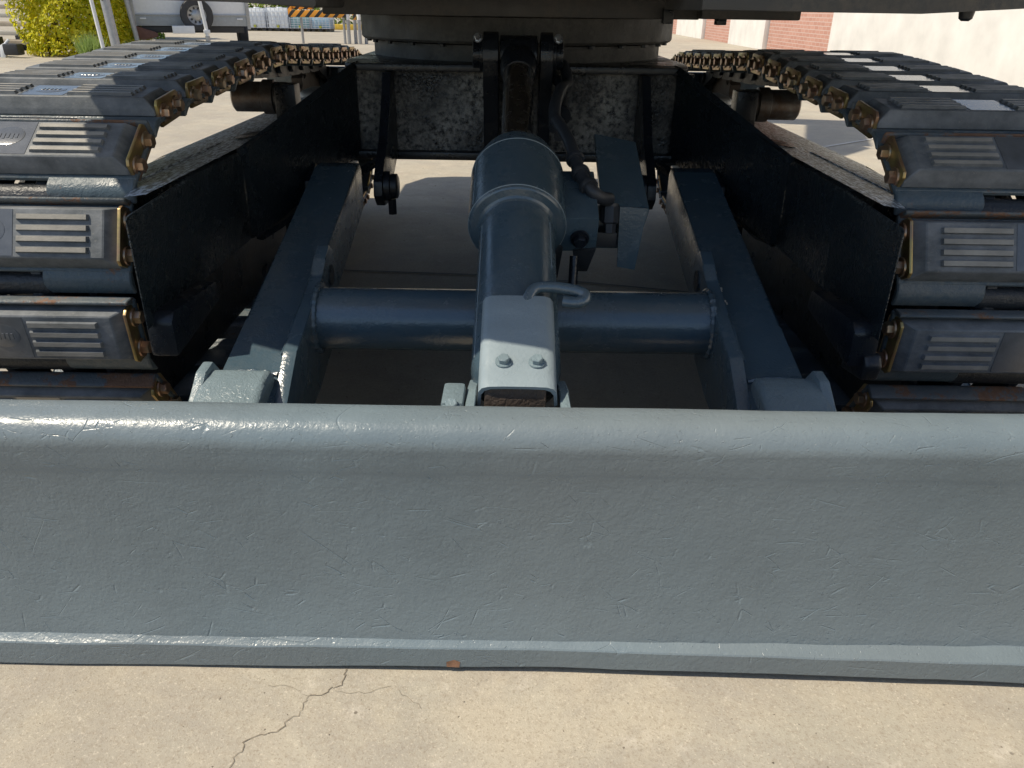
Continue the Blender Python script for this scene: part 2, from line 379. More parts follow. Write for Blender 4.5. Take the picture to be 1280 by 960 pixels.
# --- dozer blade
def blade():
    mb = MB(); prof = [(.829, .046), (.834, .07), (.8395, .10), (.8435, .14), (.8457, .18), (.8465, .22), (.8462, .26), (.845, .295), (.8425, .325), (.839, .345)]
    cy, cz, r = .8715, .3605, .0335
    for k in range(0, 11): a = R(195-10.5*k); prof.append((cy+r*math.cos(a), cz+r*math.sin(a)))
    prof += [(.885, .3945), (.900, .3935), (.909, .389), (.911, .375), (.905, .30), (.892, .16), (.872, .05)]
    n = 260; rows = []
    import mathutils
    for i in range(n+1):
        x = -1.16+2.32*i/n; row = []
        for (y, z) in prof:
            d = mathutils.noise.noise(Vector((x*5, y*3, z*5)))*.0013+mathutils.noise.noise(Vector((x*22, y*9, z*22)))*.0005
            d += .004*mathutils.noise.noise(Vector((x*1.3, 2.2, z*1.0)))*(1 if z < .38 else .3)
            row.append(mb.bm.verts.new((x, y+d, z+(d*.35 if z > .37 else 0))))
        rows.append(row)
    for i in range(n):
        for k in range(len(prof)-1): mb.bm.faces.new((rows[i][k], rows[i+1][k], rows[i+1][k+1], rows[i][k+1]))
    mb.bm.faces.new([v for v in rows[0]]); mb.bm.faces.new([v for v in rows[-1]][::-1])
    for s in (-1, 1):                                                   # rear stiffeners
        mb.box(.36*s-.02, .36*s+.02, .905, .98, .05, .30, .003)
    mb.box(-1.1, 1.1, .86, .93, .052, .075, .003)
    o = part(mb, 'dozer_blade', M_blade, 60)
    ce = MB(); n = 200; rows = []
    for i in range(n+1):
        x = -1.16+2.32*i/n
        zb = .007+.003*math.sin(x*3)-.006*max(0, -x-.1)-.004*max(0, x-.1) + .0012*mathutils.noise.noise(Vector((x*9, 0, 0)))+.0008*mathutils.noise.noise(Vector((x*30, 4, 0)))
        fy = .818-.024*max(0, x-.05)+.0012*mathutils.noise.noise(Vector((x*7, 3, 0)))
        ty = .0515+.0015*mathutils.noise.noise(Vector((x*12, 7, 0)))
        prof = [(fy+.003, max(.0012, zb)), (fy, zb+.004), (fy+.0005, .028), (fy+.001, ty-.0095), (fy+.0025, ty-.0075), (.8305, ty-.001), (.834, ty+.003), (.862, .05), (.866, .02), (.855, zb+.003)]
        rows.append([ce.bm.verts.new((x, y, z)) for y, z in prof])
    for i in range(n):
        for k in range(len(prof)): ce.bm.faces.new((rows[i][k], rows[i+1][k], rows[i+1][(k+1) % len(prof)], rows[i][(k+1) % len(prof)]))
    ce.bm.faces.new(rows[0]); ce.bm.faces.new(rows[-1][::-1])
    c = ce.build('cutting_edge', M_blade, o, 18)
    rp = MB(); rp.bm.faces.new([rp.bm.verts.new(p) for p in ((-.090, .8168, .010), (-.072, .8168, .009), (-.0705, .8178, .019), (-.079, .8180, .0225), (-.0905, .8178, .0185))])
    t = rp.build('rust_patch', flat('bare_rust', (.26, .14, .085), .8, .35, .3, 90), o, 0)
blade()

# --- arms, cross tube
M_scrape = flat('scraped_primer', (.55, .50, .42), .7)
def arm(s):
    mb = MB(); x0, x1 = (.385, .486) if s > 0 else (-.486, -.385)
    top = [(1.965, .42), (1.962, .500), (1.945, .517), (1.90, .515), (1.30, .352), (1.02, .279)]
    bot = [(.90, .24), (.90, .09), (1.05, .12), (1.35, .245), (1.90, .395), (1.955, .40)]
    mb.prism(top+bot, x0, x1, 'x', .006, seg=2)
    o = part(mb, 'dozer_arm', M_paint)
    gx0, gx1 = (.363, .387) if s > 0 else (-.387, -.363)
    mb = MB(); pts = []
    for k in range(13): a = R(-20+k*20); pts.append((1.345+.115*math.cos(a)*(1.0 if math.cos(a) > 0 else 1.35), .325+.10*math.sin(a)))
    pts = [(1.52, .30), (1.52, .37), (1.50, .425), (1.47, .445), (1.43, .43), (1.40, .405), (1.30, .378), (1.18, .345), (1.08, .28), (1.07, .20), (1.15, .19), (1.30, .215), (1.44, .25)]
    mb.prism(pts, gx0, gx1, 'x', .004)
    mb.build('gusset_plate', M_paint, o)
    mb = MB(); xf = gx0-.0015 if s > 0 else gx1+.0015
    mb.cyl((xf, 1.462, .385), (xf+(.004*s), 1.462, .385), .021, 20)
    mb.build('gusset_hole', M_black, o)
    # weld bead between tube and gusset
    wb = MB(); xw = .362*s
    n = 40; ring = [(xw, 1.35+.061*math.cos(2*math.pi*k/n), .338+.061*math.sin(2*math.pi*k/n)) for k in range(n+1)]
    wb.tube(ring, lambda t: .0055+.0012*math.sin(t*160), 6, sub=2); wb.build('weld_bead', M_paint, o)
    # cast end cap with an ear on the outer side, where the arm meets the blade
    mb = MB(); ax0, ax1 = (.392, .497) if s > 0 else (-.497, -.392)
    mb.prism([(1.145, .315), (1.13, .335), (1.09, .332), (.995, .298), (.91, .262), (.91, .12), (1.10, .16)], ax0, ax1, 'x', .012, seg=3)
    mb.prism([(1.16, .318), (1.135, .345), (1.10, .342), (1.00, .275), (.91, .20), (.91, .10), (1.1, .16)], .487*s if s > 0 else -.505, .505 if s > 0 else -.487, 'x', .006)
    mb.build('arm_end_cap', M_cast, o)
    return o
for s in (-1, 1):
    ar = arm(s)
    # weld beads along the cap and a scraped spot on the right arm
    wb = MB(); x0, x1 = (.39, .482) if s > 0 else (-.482, -.39)
    wb.tube([(x0, 1.149, .315), (x0*.5+x1*.5, 1.152, .319), (x1, 1.149, .316)], lambda t: .0045+.0012*math.sin(t*70), 6, sub=8); wb.build('weld_bead', M_paint, ar)
    wb = MB(); wb.tube([(.3875*s, 1.515, .378), (.3875*s, 1.44, .396), (.3875*s, 1.30, .372), (.3875*s, 1.18, .338)], lambda t: .0035+.001*math.sin(t*120), 6, sub=8); wb.build('weld_bead', M_paint, ar)
    if s > 0:
        sc = MB()
        for k in range(26):
            y = 1.53-.17*k/25; zt = .515-.2717*(1.90-y)+.0012; xx = .392+.006*math.sin(k*.9)+.002*(k % 3); ww = .0035*abs(math.sin(k*1.9))+.0012
            v = [sc.bm.verts.new(p) for p in ((xx, y, zt), (xx+ww, y+.001, zt), (xx+ww*.8, y-.0075, zt-.002), (xx-.001, y-.0068, zt-.0018))]; sc.bm.faces.new(v)
        sc.build('bare_scrape', M_scrape, ar, 0)
mb = MB(); mb.cyl((-.366, 1.35, .338), (.366, 1.35, .338), .058, 48)
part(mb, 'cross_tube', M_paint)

# --- blade lift cylinder
AX = Vector((0, 1, .3865)).normalized(); NX = Vector((0, -AX.z, AX.y))          # along the cylinder, and up from it
def onax(y, x=.004): return Vector((x, y, .757-.3865*(2.06-y)))
CY = bpy.data.objects.new('lift_cylinder', None)
def L(y): return (y-1.0)/AX.y
mb = MB()
mb.lathe([(L(1.02), .040), (L(1.023), .054), (L(1.035), .064), (L(1.055), .0685), (L(1.388), .0685), (L(1.392), .0705), (L(1.395), .074), (L(1.396), .078), (L(1.398), .0855), (L(1.4), .088), (L(1.406), .0912),
          (L(1.412), .0915), (L(1.548), .0915), (L(1.5485), .0905), (L(1.5505), .0905), (L(1.551), .0915), (L(1.560), .0905), (L(1.600), .076), (L(1.603), .064), (L(1.612), .063), (L(1.613), .045)], onax(1.0), AX, 72)
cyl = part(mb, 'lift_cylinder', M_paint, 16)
mb = MB(); mb.lathe([(L(1.60), .0355), (L(2.02), .0355)], onax(1.0), AX, 40); mb.build('piston_rod', M_chrome, cyl)
mb = MB(); mb.lathe([(L(1.612), .052), (L(1.625), .052), (L(1.63), .042)], onax(1.0), AX, 40); mb.build('wiper_seal', M_black, cyl)
mb = MB(); mb.lathe([(-.046, .040), (-.044, .046), (.044, .046), (.046, .040)], (.004, 2.062, .760), (1, 0, 0), 36)
mb.lathe([(L(1.965), .0375), (L(1.985), .043), (L(2.03), .046)], onax(1.0), AX, 36); mb.build('rod_eye', M_black, cyl)
for yy, rr in ((1.5495, .0912), (1.404, .0903), (1.397, .0795)):        # thin bright paint ridges round the collar
    mb = MB(); mb.lathe([(-.0006, rr), (0, rr+.0009), (.0006, rr)], onax(1.0)+AX*L(yy), AX, 64, caps=False); mb.build('weld_ridge', M_plate, cyl)
for an, y0, y1, rr in ((-62, 1.41, 1.545, .0915), (-66, 1.06, 1.37, .0685), (58, 1.25, 1.37, .0685)):
    d = NX*math.cos(R(an))+Vector((1, 0, 0))*math.sin(R(an)); mb = MB()
    mb.cyl(onax(y0)+d*rr, onax(y1)+d*rr, .0009, 6); mb.build('weld_ridge', M_plate, cyl)
# cover plate over the lower end
mb = MB()
def cp(y, x, up): return onax(y, x)+NX*up
hw, th = .0545, .005
n = 14; secs = []
for i in range(n+1):
    y = .968+(1.146-.968)*i/n; sec = []
    wob = .0025*math.sin(i*1.7)*(1 if i == 0 else .3)
    for (dx, up) in ((-hw-.002, .030), (-hw, .060), (-hw+.005, .068), (-hw+.014, .0715), (-.02, .0725), (.02, .0725), (hw-.014, .0715), (hw-.005, .068), (hw, .060), (hw+.002, .036)):
        sec.append((dx+.006, up+wob))
    secs.append((y, sec))
outer = [[mb.bm.verts.new(cp(y, dx, up)) for dx, up in sec] for y, sec in secs]
inner = [[mb.bm.verts.new(cp(y, dx*.92+.0005, up-th)) for dx, up in sec] for y, sec in secs]
k = len(outer[0])
for i in range(n):
    for j in range(k-1):
        mb.bm.faces.new((outer[i][j], outer[i][j+1], outer[i+1][j+1], outer[i+1][j])); mb.bm.faces.new((inner[i][j], inner[i+1][j], inner[i+1][j+1], inner[i][j+1]))
    for j in (0, k-1): mb.bm.faces.new((outer[i][j], outer[i+1][j], inner[i+1][j], inner[i][j]))
for i in (0, n):
    for j in range(k-1): mb.bm.faces.new((outer[i][j], inner[i][j], inner[i][j+1], outer[i][j+1]))
cov = mb.build('cover_plate', M_plate, cyl, 40)
for x in (-.014, .033):
    mb = MB(); mb.hexbolt(cp(1.012, x, .0725), NX, .0085, .010); mb.build('bolt', M_cast, cov)
mb = MB()                                                               # base lug inside the cover
mb.box(-.040, .046, .945, 1.06, .30, .398, .004); mb.build('base_lug', M_rusty, cyl)
# loop handle
mb = MB(); mb.tube([(.018, 1.10, .445), (.020, 1.118, .462), (.032, 1.135, .477), (.060, 1.14, .478), (.094, 1.14, .473), (.109, 1.134, .469), (.108, 1.126, .462), (.094, 1.124, .459), (.075, 1.126, .460)], .0095, 14, sub=6)
part(mb, 'loop_handle', M_paint)
# valve block on the cylinder's right side
FR = Matrix((Vector((1, 0, 0)), AX, NX)).transposed().to_4x4()
def fr(y, x=0): m = FR.copy(); m.translation = onax(y, x); return m
mb = MB(); mb.box(.070, .155, -.005, .155, -.056, .020, .004, M=fr(1.41)); vb = part(mb, 'valve_block', M_paint)
mb = MB(); p = onax(1.41)+Vector((.118, 0, 0))-AX*.005+NX*(-.024); mb.hexbolt(p, -AX, .0125, .020); mb.build('plug_bolt', M_black, vb)
mb = MB(); mb.prism([(.062, -.10), (.085, -.12), (.092, -.045), (.075, -.03)], .0, .02, 'y', .003, M=fr(1.40)); mb.prism([(.118, -.10), (.142, -.10), (.155, -.045), (.11, -.05)], .0, .02, 'y', .003, M=fr(1.40)); mb.build('bracket_foot', M_link, vb)
mb = MB(); p0 = Vector((.112, 1.40, .445)); p1 = Vector((.107, 1.30, .385)); mb.cyl((.112, 1.395, .452), (.108, 1.36, .365), .0085, 14); mb.build('valve_stem', M_black, vb)
# guard plate over the hose fitting
gd = MB()
A, B, Cc, D = Vector((.172, 1.75, .622)), Vector((.262, 1.75, .606)), Vector((.262, 1.50, .516)), Vector((.166, 1.50, .534))
gd.plate([A, D, Cc, B], .006)
gd.plate([B+Vector((.001, 0, -.001)), Cc+Vector((.001, 0, -.001)), Vector((.250, 1.498, .402)), Vector((.212, 1.498, .410)), Vector((.236, 1.53, .50)), Vector((.254, 1.73, .54))][:2]+[Vector((.252, 1.50, .47)), Vector((.252, 1.74, .55))], .006)
gd.plate([Vector((.258, 1.499, .52)), Vector((.204, 1.499, .523)), Vector((.207, 1.499, .402)), Vector((.243, 1.499, .396))][::-1], .006)
gd.box(.158, .246, 1.545, 1.552, .425, .512, .001)
gd.box(.156, .163, 1.50, 1.74, .44, .505, .001)
grd = part(gd, 'guard_plate', M_paint, 25)
HOSE = [(.085, 1.70, .655), (.104, 1.62, .632), (.112, 1.58, .615), (.119, 1.54, .594), (.129, 1.50, .575), (.143, 1.47, .560), (.162, 1.47, .545), (.182, 1.49, .538)]
mb = MB(); mb.tube(HOSE, .0128, 14, sub=5)

for i in (3, 4, 5):
    p, q = Vector(HOSE[i-1]), Vector(HOSE[i]); mb.lathe([(0, .0172), (.004, .0185), (.010, .0185), (.014, .0172)], p.lerp(q, .5), q-p, 18)
part(mb, 'hose_elbow', M_hose)
mb = MB(); mb.lathe([(0, .017), (.03, .017), (.032, .012), (.05, .012)], (.186, 1.50, .520), (0, -.3, -1), 6); mb.lathe([(-.02, .02), (.012, .02)], (.186, 1.505, .505), (0, -.3, -1), 16)
mb.box(.155, .205, 1.50, 1.56, .44, .47, .003)
mb.build('hose_nut', M_hose, vb)
mb = MB(); mb.tube([(.082, 1.70, .64), (.085, 1.78, .675), (.105, 1.90, .70), (.125, 2.02, .70), (.120, 2.10, .735), (.085, 2.15, .745), (.07, 2.25, .70)], .0135, 12); part(mb, 'hydraulic_hose', M_hose)
mb = MB(); mb.tube([(.093, 1.72, .62), (.10, 1.84, .645), (.112, 1.96, .66), (.105, 2.06, .70), (.07, 2.12, .72)], .012, 12); part(mb, 'hydraulic_hose', M_hose)
mb = MB(); mb.lathe([(0, .024), (.006, .024)], (.098, 1.80, .652), (.1, .9, .3), 20); part(mb, 'hose_clamp', M_black)

# lugs on the blade's back that carry the cylinder
for x0, x1 in ((-.066, -.052), (.066, .080)):
    mb = MB(); mb.prism([(.905, .10), (1.09, .12), (1.09, .33), (1.05, .36), (.99, .374), (.915, .38)], x0, x1, 'x', .004); lg = part(mb, 'blade_lug', M_cast)
    if x0 < 0:
        mb = MB(); mb.box(-.099, -.068, .925, .99, .33, .385, .006); mb.build('keeper_tab', M_cast, lg)
        mb = MB(); mb.hexbolt((-.084, .925, .378), (0, -.4, 1), .009, .011); mb.build('bolt', M_cast, lg)

# --- undercarriage frame
def side_frame(s):
    mb = MB(); X = lambda a: a*s
    sec_rear = [(.600, .385), (.598, .568), (.601, .577), (.612, .5785), (.785, .556), (.905, .505), (.925, .49), (.925, .36), (.90, .34), (.62, .34)]
    sec_plate = [(.600, .385), (.598, .566), (.6005, .575), (.602, .578), (.604, .578), (.606, .575), (.607, .57), (.607, .40), (.606, .388), (.603, .382)]
    sec_end = [(.600, .385), (.5985, .566), (.599, .574), (.5995, .577), (.6, .577), (.6005, .574), (.601, .57), (.601, .40), (.6008, .388), (.6003, .382)]
    sec_front = [(.600, .385), (.598, .568), (.601, .577), (.612, .5785), (.68, .569), (.705, .565), (.712, .555), (.712, .40), (.70, .385), (.62, .375)]
    ys = [(1.168, sec_end, -.012, 0), (1.182, sec_plate, 0, 0), (1.41, sec_plate, 0, 0), (1.43, sec_front, 0, 0), (1.74, sec_front, 0, 0), (1.94, sec_rear, 0, 0), (2.4, sec_rear, 0, 0), (3.15, sec_rear, 0, 0)]
    rings = []
    for i, (y, sec, sh, _) in enumerate(ys):
        cz = .46; ring = []
        for (x, z) in sec:
            zz = cz+(z-cz)*(1+sh*1.5); 
            if y < 1.3 and z > .5: zz -= .012*(1.3-y)/.15
            if y < 1.3 and z < .4: zz += .0
            ring.append(mb.bm.verts.new((X(x), y, zz)))
        rings.append(ring)
    k = len(rings[0])
    for i in range(len(rings)-1):
        for j in range(k): mb.bm.faces.new((rings[i][j], rings[i][(j+1) % k], rings[i+1][(j+1) % k], rings[i+1][j]))
    mb.bm.faces.new(rings[0]); mb.bm.faces.new(rings[-1][::-1])
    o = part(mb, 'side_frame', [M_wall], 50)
    # cover sheet of the sloped top, coarse cast finish, with the grease opening
    mb = MB(); y0, y1 = 1.27, 3.12
    def topz(x): return .5805-(x-.612)*.13 if x < .785 else .558-(x-.785)*.42
    nx, ny = 26, 90; grid = {}
    for i in range(nx+1):
        for j in range(ny+1):
            yr = y0+(y1-y0)*j/ny; xo = .772 if yr < 1.74 else .772+.128*min(1, (yr-1.74)/.2)
            x = .609+(xo-.609)*i/nx; z = topz(x); ys_ = 1.27 if x < .648 else 1.27+.10*min(1, (x-.648)/.02)
            y = yr if yr > 1.6 else ys_+(1.6-ys_)*(yr-y0)/(1.6-y0)
            grid[i, j] = mb.bm.verts.new((X(x), y, z+.002))
    for i in range(nx):
        for j in range(ny):
            c = [grid[i, j], grid[i+1, j], grid[i+1, j+1], grid[i, j+1]]
            ce = sum((v.co for v in c), Vector())/4
            if ((abs(ce.x)-.648)/.034)**2+((ce.y-1.945)/.052)**2 < 1: continue
            mb.bm.faces.new(c)
    mb.build('frame_top_sheet', M_castL, o, 60)
    mb = MB(); mb.lathe([(0, 1), (.0005, 1)], (0, 0, 0), (0, 0, 1), 28)
    for v in mb.bm.verts: v.co = Vector((X(.648)+v.co.x*.034, 1.945+v.co.y*.052, topz(.648+v.co.x*.034*s)+.0034+v.co.z))
    mb.build('grease_opening', M_black, o)
    mb = MB()
    mb.plate([(X(.690), 1.40, .5745), (X(.768), 1.40, .5643), (X(.768), 1.90, .5643), (X(.690), 1.86, .5745)][::(1 if s > 0 else -1)], .008, bev=.002)
    mb.build('cover_strip', M_castL, o)
    mb = MB(); mb.prism([(1.41, .352), (1.19, .325), (1.19, .39), (1.205, .404), (1.40, .392)], X(.568), X(.615), 'x', .008); s < 0 or mb.prism([(1.27, .29), (1.18, .305), (1.172, .335), (1.185, .352), (1.25, .345)], X(.592), X(.622), 'x', .008, seg=3)
    mb.build('chain_guide', M_black, o)
    mb = MB(); mb.prism([(2.9, .352), (2.9, .30), (2.02, .30), (2.02, .352)], X(.575), X(.61), 'x', .006)
    mb.build('chain_guide', M_black, o)
    return o
def sandy_glints():
    b = NB('sandy_glint_frame_top'); f = b.noise(150, 2, .7, b.stretch(1, .32, 1)); g2 = b.noise(95, 3, .6, b.stretch(1, .4, 1))
    col = b.mix(b.ramp(f, [(.44, 0.), (.56, 1.)]), (.06, .08, .10), (.58, .66, .74))  # light and dark speckle paints glints of the glossy coat into the colour
    return b.set(col, .32, b.bump(b.math('ADD', f, b.math('MULTIPLY', g2, .6)), 1., .0045), spec=.45)
M_castL = sandy_glints()
for s in (-1, 1): side_frame(s)

mb = MB()
mb.box(-.475, .475, 2.20, 2.24, .505, .713, 0)
web = part(mb, 'web_plate', M_dirty)
mb = MB(); mb.prism([(-.50, 2.165), (.50, 2.165), (.60, 2.35), (.60, 3.2), (-.60, 3.2), (-.60, 2.35)], .487, .508, 'z', .004); part(mb, 'bottom_plate', M_black)
mb = MB(); mb.prism([(-.425, 2.155), (.425, 2.155), (.45, 2.17), (.47, 2.30), (.47, 3.3), (-.47, 3.3), (-.47, 2.30), (-.45, 2.17)], .7135, .731, 'z', .004); part(mb, 'top_plate', M_black)
for s in (-1, 1):                                                       # legs from the centre box out to the side frames
    mb = MB()
    def V(x, y, z): return Vector((x*s, y, z))
    # sloping cap
    q = [V(.425, 2.150, .7335), V(.425, 2.23, .7335), V(.602, 1.94, .5845), V(.602, 1.70, .5835)]
    if s < 0: q = q[::-1]
    mb.plate(q[::-1], .016)
    # front web of the leg
    q = [V(.440, 2.185, .715), V(.5985, 1.72, .588), V(.5985, 1.72, .39), V(.44, 2.185, .50)]
    if s < 0: q = q[::-1]
    mb.plate(q, .018)
    q = [V(.36, 2.185, .505), V(.36, 2.185, .49), V(.599, 1.75, .375), V(.599, 1.75, .39)]
    mb.plate(q, .02)
    part(mb, 'frame_leg', M_wall, 25)
    for i, (a, b2) in enumerate(((.325, .347), (.497, .515))):
        mb = MB()
        if i == 0: mb.prism([(2.20, .712), (2.13, .712), (2.10, .66), (2.02, .56), (1.955, .52), (1.90, .48), (1.895, .445), (1.93, .415), (1.98, .41), (2.05, .44), (2.20, .50)], a*s, b2*s, 'x', .003)
        else: mb.prism([(2.10, .56), (1.98, .525), (1.90, .48), (1.895, .445), (1.93, .41), (1.99, .41), (2.12, .44)], a*s, b2*s, 'x', .003)
        br = part(mb, 'arm_bracket', M_black)
        if i == 0:
            mb = MB(); mb.lathe([(0, .036), (.014, .036), (.016, .030), (.03, .030), (.033, .024)], (.324*s, 1.94, .462), (-s, 0, 0), 28); mb.build('pivot_pin', M_black, br)
            mb = MB(); mb.cyl((.309*s, 1.94, .43), (.309*s, 1.94, .392), .011, 6); mb.build('keeper_bolt', M_black, br)
for x0, x1 in ((-.083, -.045), (.057, .088)):                          # ears that hold the cylinder's rod eye
    mb = MB(); pts = [(2.20, .50)]
    pts += [(2.10, .52), (2.075, .60), (2.02, .715)]
    for k in range(9): a = R(190-k*25); pts.append((2.062+.052*math.cos(a), .762+.052*math.sin(a)))
    pts += [(2.20, .712)]
    mb.prism(pts, x0, x1, 'x', .004); e = part(mb, 'cylinder_ear', M_black)
    s = -1 if x0 < 0 else 1; xx = x0 if s < 0 else x1
    mb = MB(); mb.lathe([(0, .040), (.008, .040), (.010, .032), (.024, .032), (.026, .026)], (xx, 2.062, .762), (s, 0, 0), 28); mb.build('pin_boss', M_black, e)
    mb = MB(); mb.hexbolt((xx+s*.012, 2.03, .80), (0, -1, .3), .008, .009); mb.build('bolt', M_worn, e)
# --- slew ring
mb = MB(); mb.lathe([(.731, .455), (.772, .455), (.773, .43), (.7745, .43)], (0, 2.72, 0), (0, 0, 1), 96); rg = part(mb, 'slew_ring', M_ring)
mb = MB(); mb.lathe([(.7755, .44), (.777, .487), (.783, .492), (.842, .492), (.846, .486)], (0, 2.72, 0), (0, 0, 1), 96); mb.build('ring_race', M_ring, rg)
for k in range(28):
    a = 2*math.pi*k/28
    if math.sin(a) < .2:
        mb = MB(); mb.hexbolt((.470*math.cos(a), 2.72+.470*math.sin(a), .776), (0, 0, -1), .0085, .009); mb.build('ring_bolt', M_black, rg)

# --- upper body
HB = [(-1.34, 4.0), (-1.34, 3.0), (-1.13, 2.8), (-1.13, 1.70), (-1.09, 1.28), (-1.03, 1.11), (-.5, .91), (0, .79), (.4, .77), (.8, .83), (1.08, 1.15), (1.16, 1.6), (1.16, 3.9), (1.0, 4.20), (-1.24, 4.20)][::-1]
mb = MB(); mb.prism([(-.72, 1.55), (.78, 1.55), (.95, 1.9), (.95, 3.9), (-.88, 3.9), (-.88, 2.9), (-.72, 2.6)], .892, .93, 'z', .004); dk = part(mb, 'deck', M_deck)
mb = MB(); mb.prism([(-.70, 1.62), (.76, 1.62), (.90, 1.95), (.90, 3.85), (-.84, 3.85), (-.84, 2.95), (-.70, 2.65)], .931, 1.199, 'z', .004); part(mb, 'turntable_box', M_deck)
mb = MB(); mb.prism(HB, 1.20, 1.45, 'z', .02); part(mb, 'counterweight_body', M_house)
mb = MB(); mb.prism([(-1.08, 2.4), (-.15, 2.4), (-.15, 3.95), (-1.08, 3.95)], 1.452, 2.5, 'z', .06); part(mb, 'cab', M_house)
mb = MB(); mb.prism([(-.05, 2.2), (1.08, 2.2), (1.08, 3.9), (-.05, 3.9)], 1.452, 1.75, 'z', .05); part(mb, 'engine_cover', M_house)
mb = MB()
for p, q, ra in (((4.0, 1.2), (5.25, 3.6), .17), ((5.25, 3.6), (6.4, 4.3), .16)):
    d = Vector((q[0]-p[0], q[1]-p[1])).normalized(); nn = Vector((-d.y, d.x))*ra
    mb.prism([(p[0]+nn.x, p[1]+nn.y), (p[0]-nn.x, p[1]-nn.y), (q[0]-nn.x, q[1]-nn.y), (q[0]+nn.x, q[1]+nn.y)], -.02, .26, 'x', .01)
part(mb, 'boom', M_house)
mb = MB(); mb.prism([(6.5, 4.4), (6.15, 4.3), (7.0, 1.5), (7.2, 1.55)], -.0, .24, 'x', .01); part(mb, 'stick', M_house)
# lower slewing frame whose front edge is seen above the ring
mb = MB(); mb.box(-.488, .455, 2.13, 2.40, .8455, .889, .004); fp = part(mb, 'slew_frame', M_deck)
mb = MB(); mb.box(.448, .690, 2.075, 2.128, .848, .889, .005); mb.build('frame_bracket', M_deck, fp)
mb = MB(); mb.box(.36, .385, 2.10, 2.13, .836, .87, .003); mb.box(.49, .515, 2.09, 2.12, .835, .85, .003); mb.build('stop_block', M_black, fp)
mb = MB(); mb.prism([(-.70, .8715), (-.487, .869), (-.36, .862), (-.355, .866), (-.355, .8915), (-.70, .8915)], 1.5, 1.75, 'y', .002); mb.build('frame_rail', M_deck, fp)
mb = MB(); mb.box(.46, .47, 2.11, 2.127, .86, .888); mb.build('slot', M_black, fp)
mb = MB(); mb.prism([(.30, .868), (.66, .868), (.80, .8765), (1.02, .8905), (1.10, .8915), (.30, .8915)], 1.40, 1.75, 'y', .002); mb.build('belly_plate', M_deck, fp, 20)
mb = MB(); mb.lathe([(0, .013), (.012, .011), (.016, .006)], (.755, 1.44, .874), (0, 0, -1), 12); mb.build('drain_plug', M_black, fp)

# --- tracks
PITCH_N = 36
IDL, SPR = Vector((1.575, .366)), Vector((3.46, .385)); RI, RS = .287, .264; ROLL = (2.36, .702)
def path():
    """closed pitch line as points (y, z), starting on the idler at 152 degrees, going up and back"""
    pts = []
    def arc(c, r, a0, a1, st=2.0):
        n = max(2, int(abs(a1-a0)/st))
        for k in range(n+1):
            a = R(a0+(a1-a0)*k/n); pts.append((c.x+r*math.cos(a), c.y+r*math.sin(a)))
    arc(IDL, RI, 154, 91); pts.append(ROLL); pts.append((2.9, .668)); arc(SPR, RS, 92, -90); arc(IDL, RI, 270, 154)
    return [Vector(p) for p in pts]
P = path(); seg = [(P[i+1]-P[i]).length for i in range(len(P)-1)]; TOT = sum(seg)
PITCH_N = round(TOT/.154)
def at(d):
    d %= TOT; i = 0
    while d > seg[i] and i < len(seg)-1: d -= seg[i]; i += 1
    t = (P[i+1]-P[i]); return P[i]+t*(d/seg[i]), math.atan2(t.y, t.x)
def seat(d):
    """where a rigid shoe sits: chord between its two pins"""
    a, _ = at(d-.077); b, _ = at(d+.077); mid = (a+b)/2; t = b-a
    return mid, math.atan2(t.y, t.x)

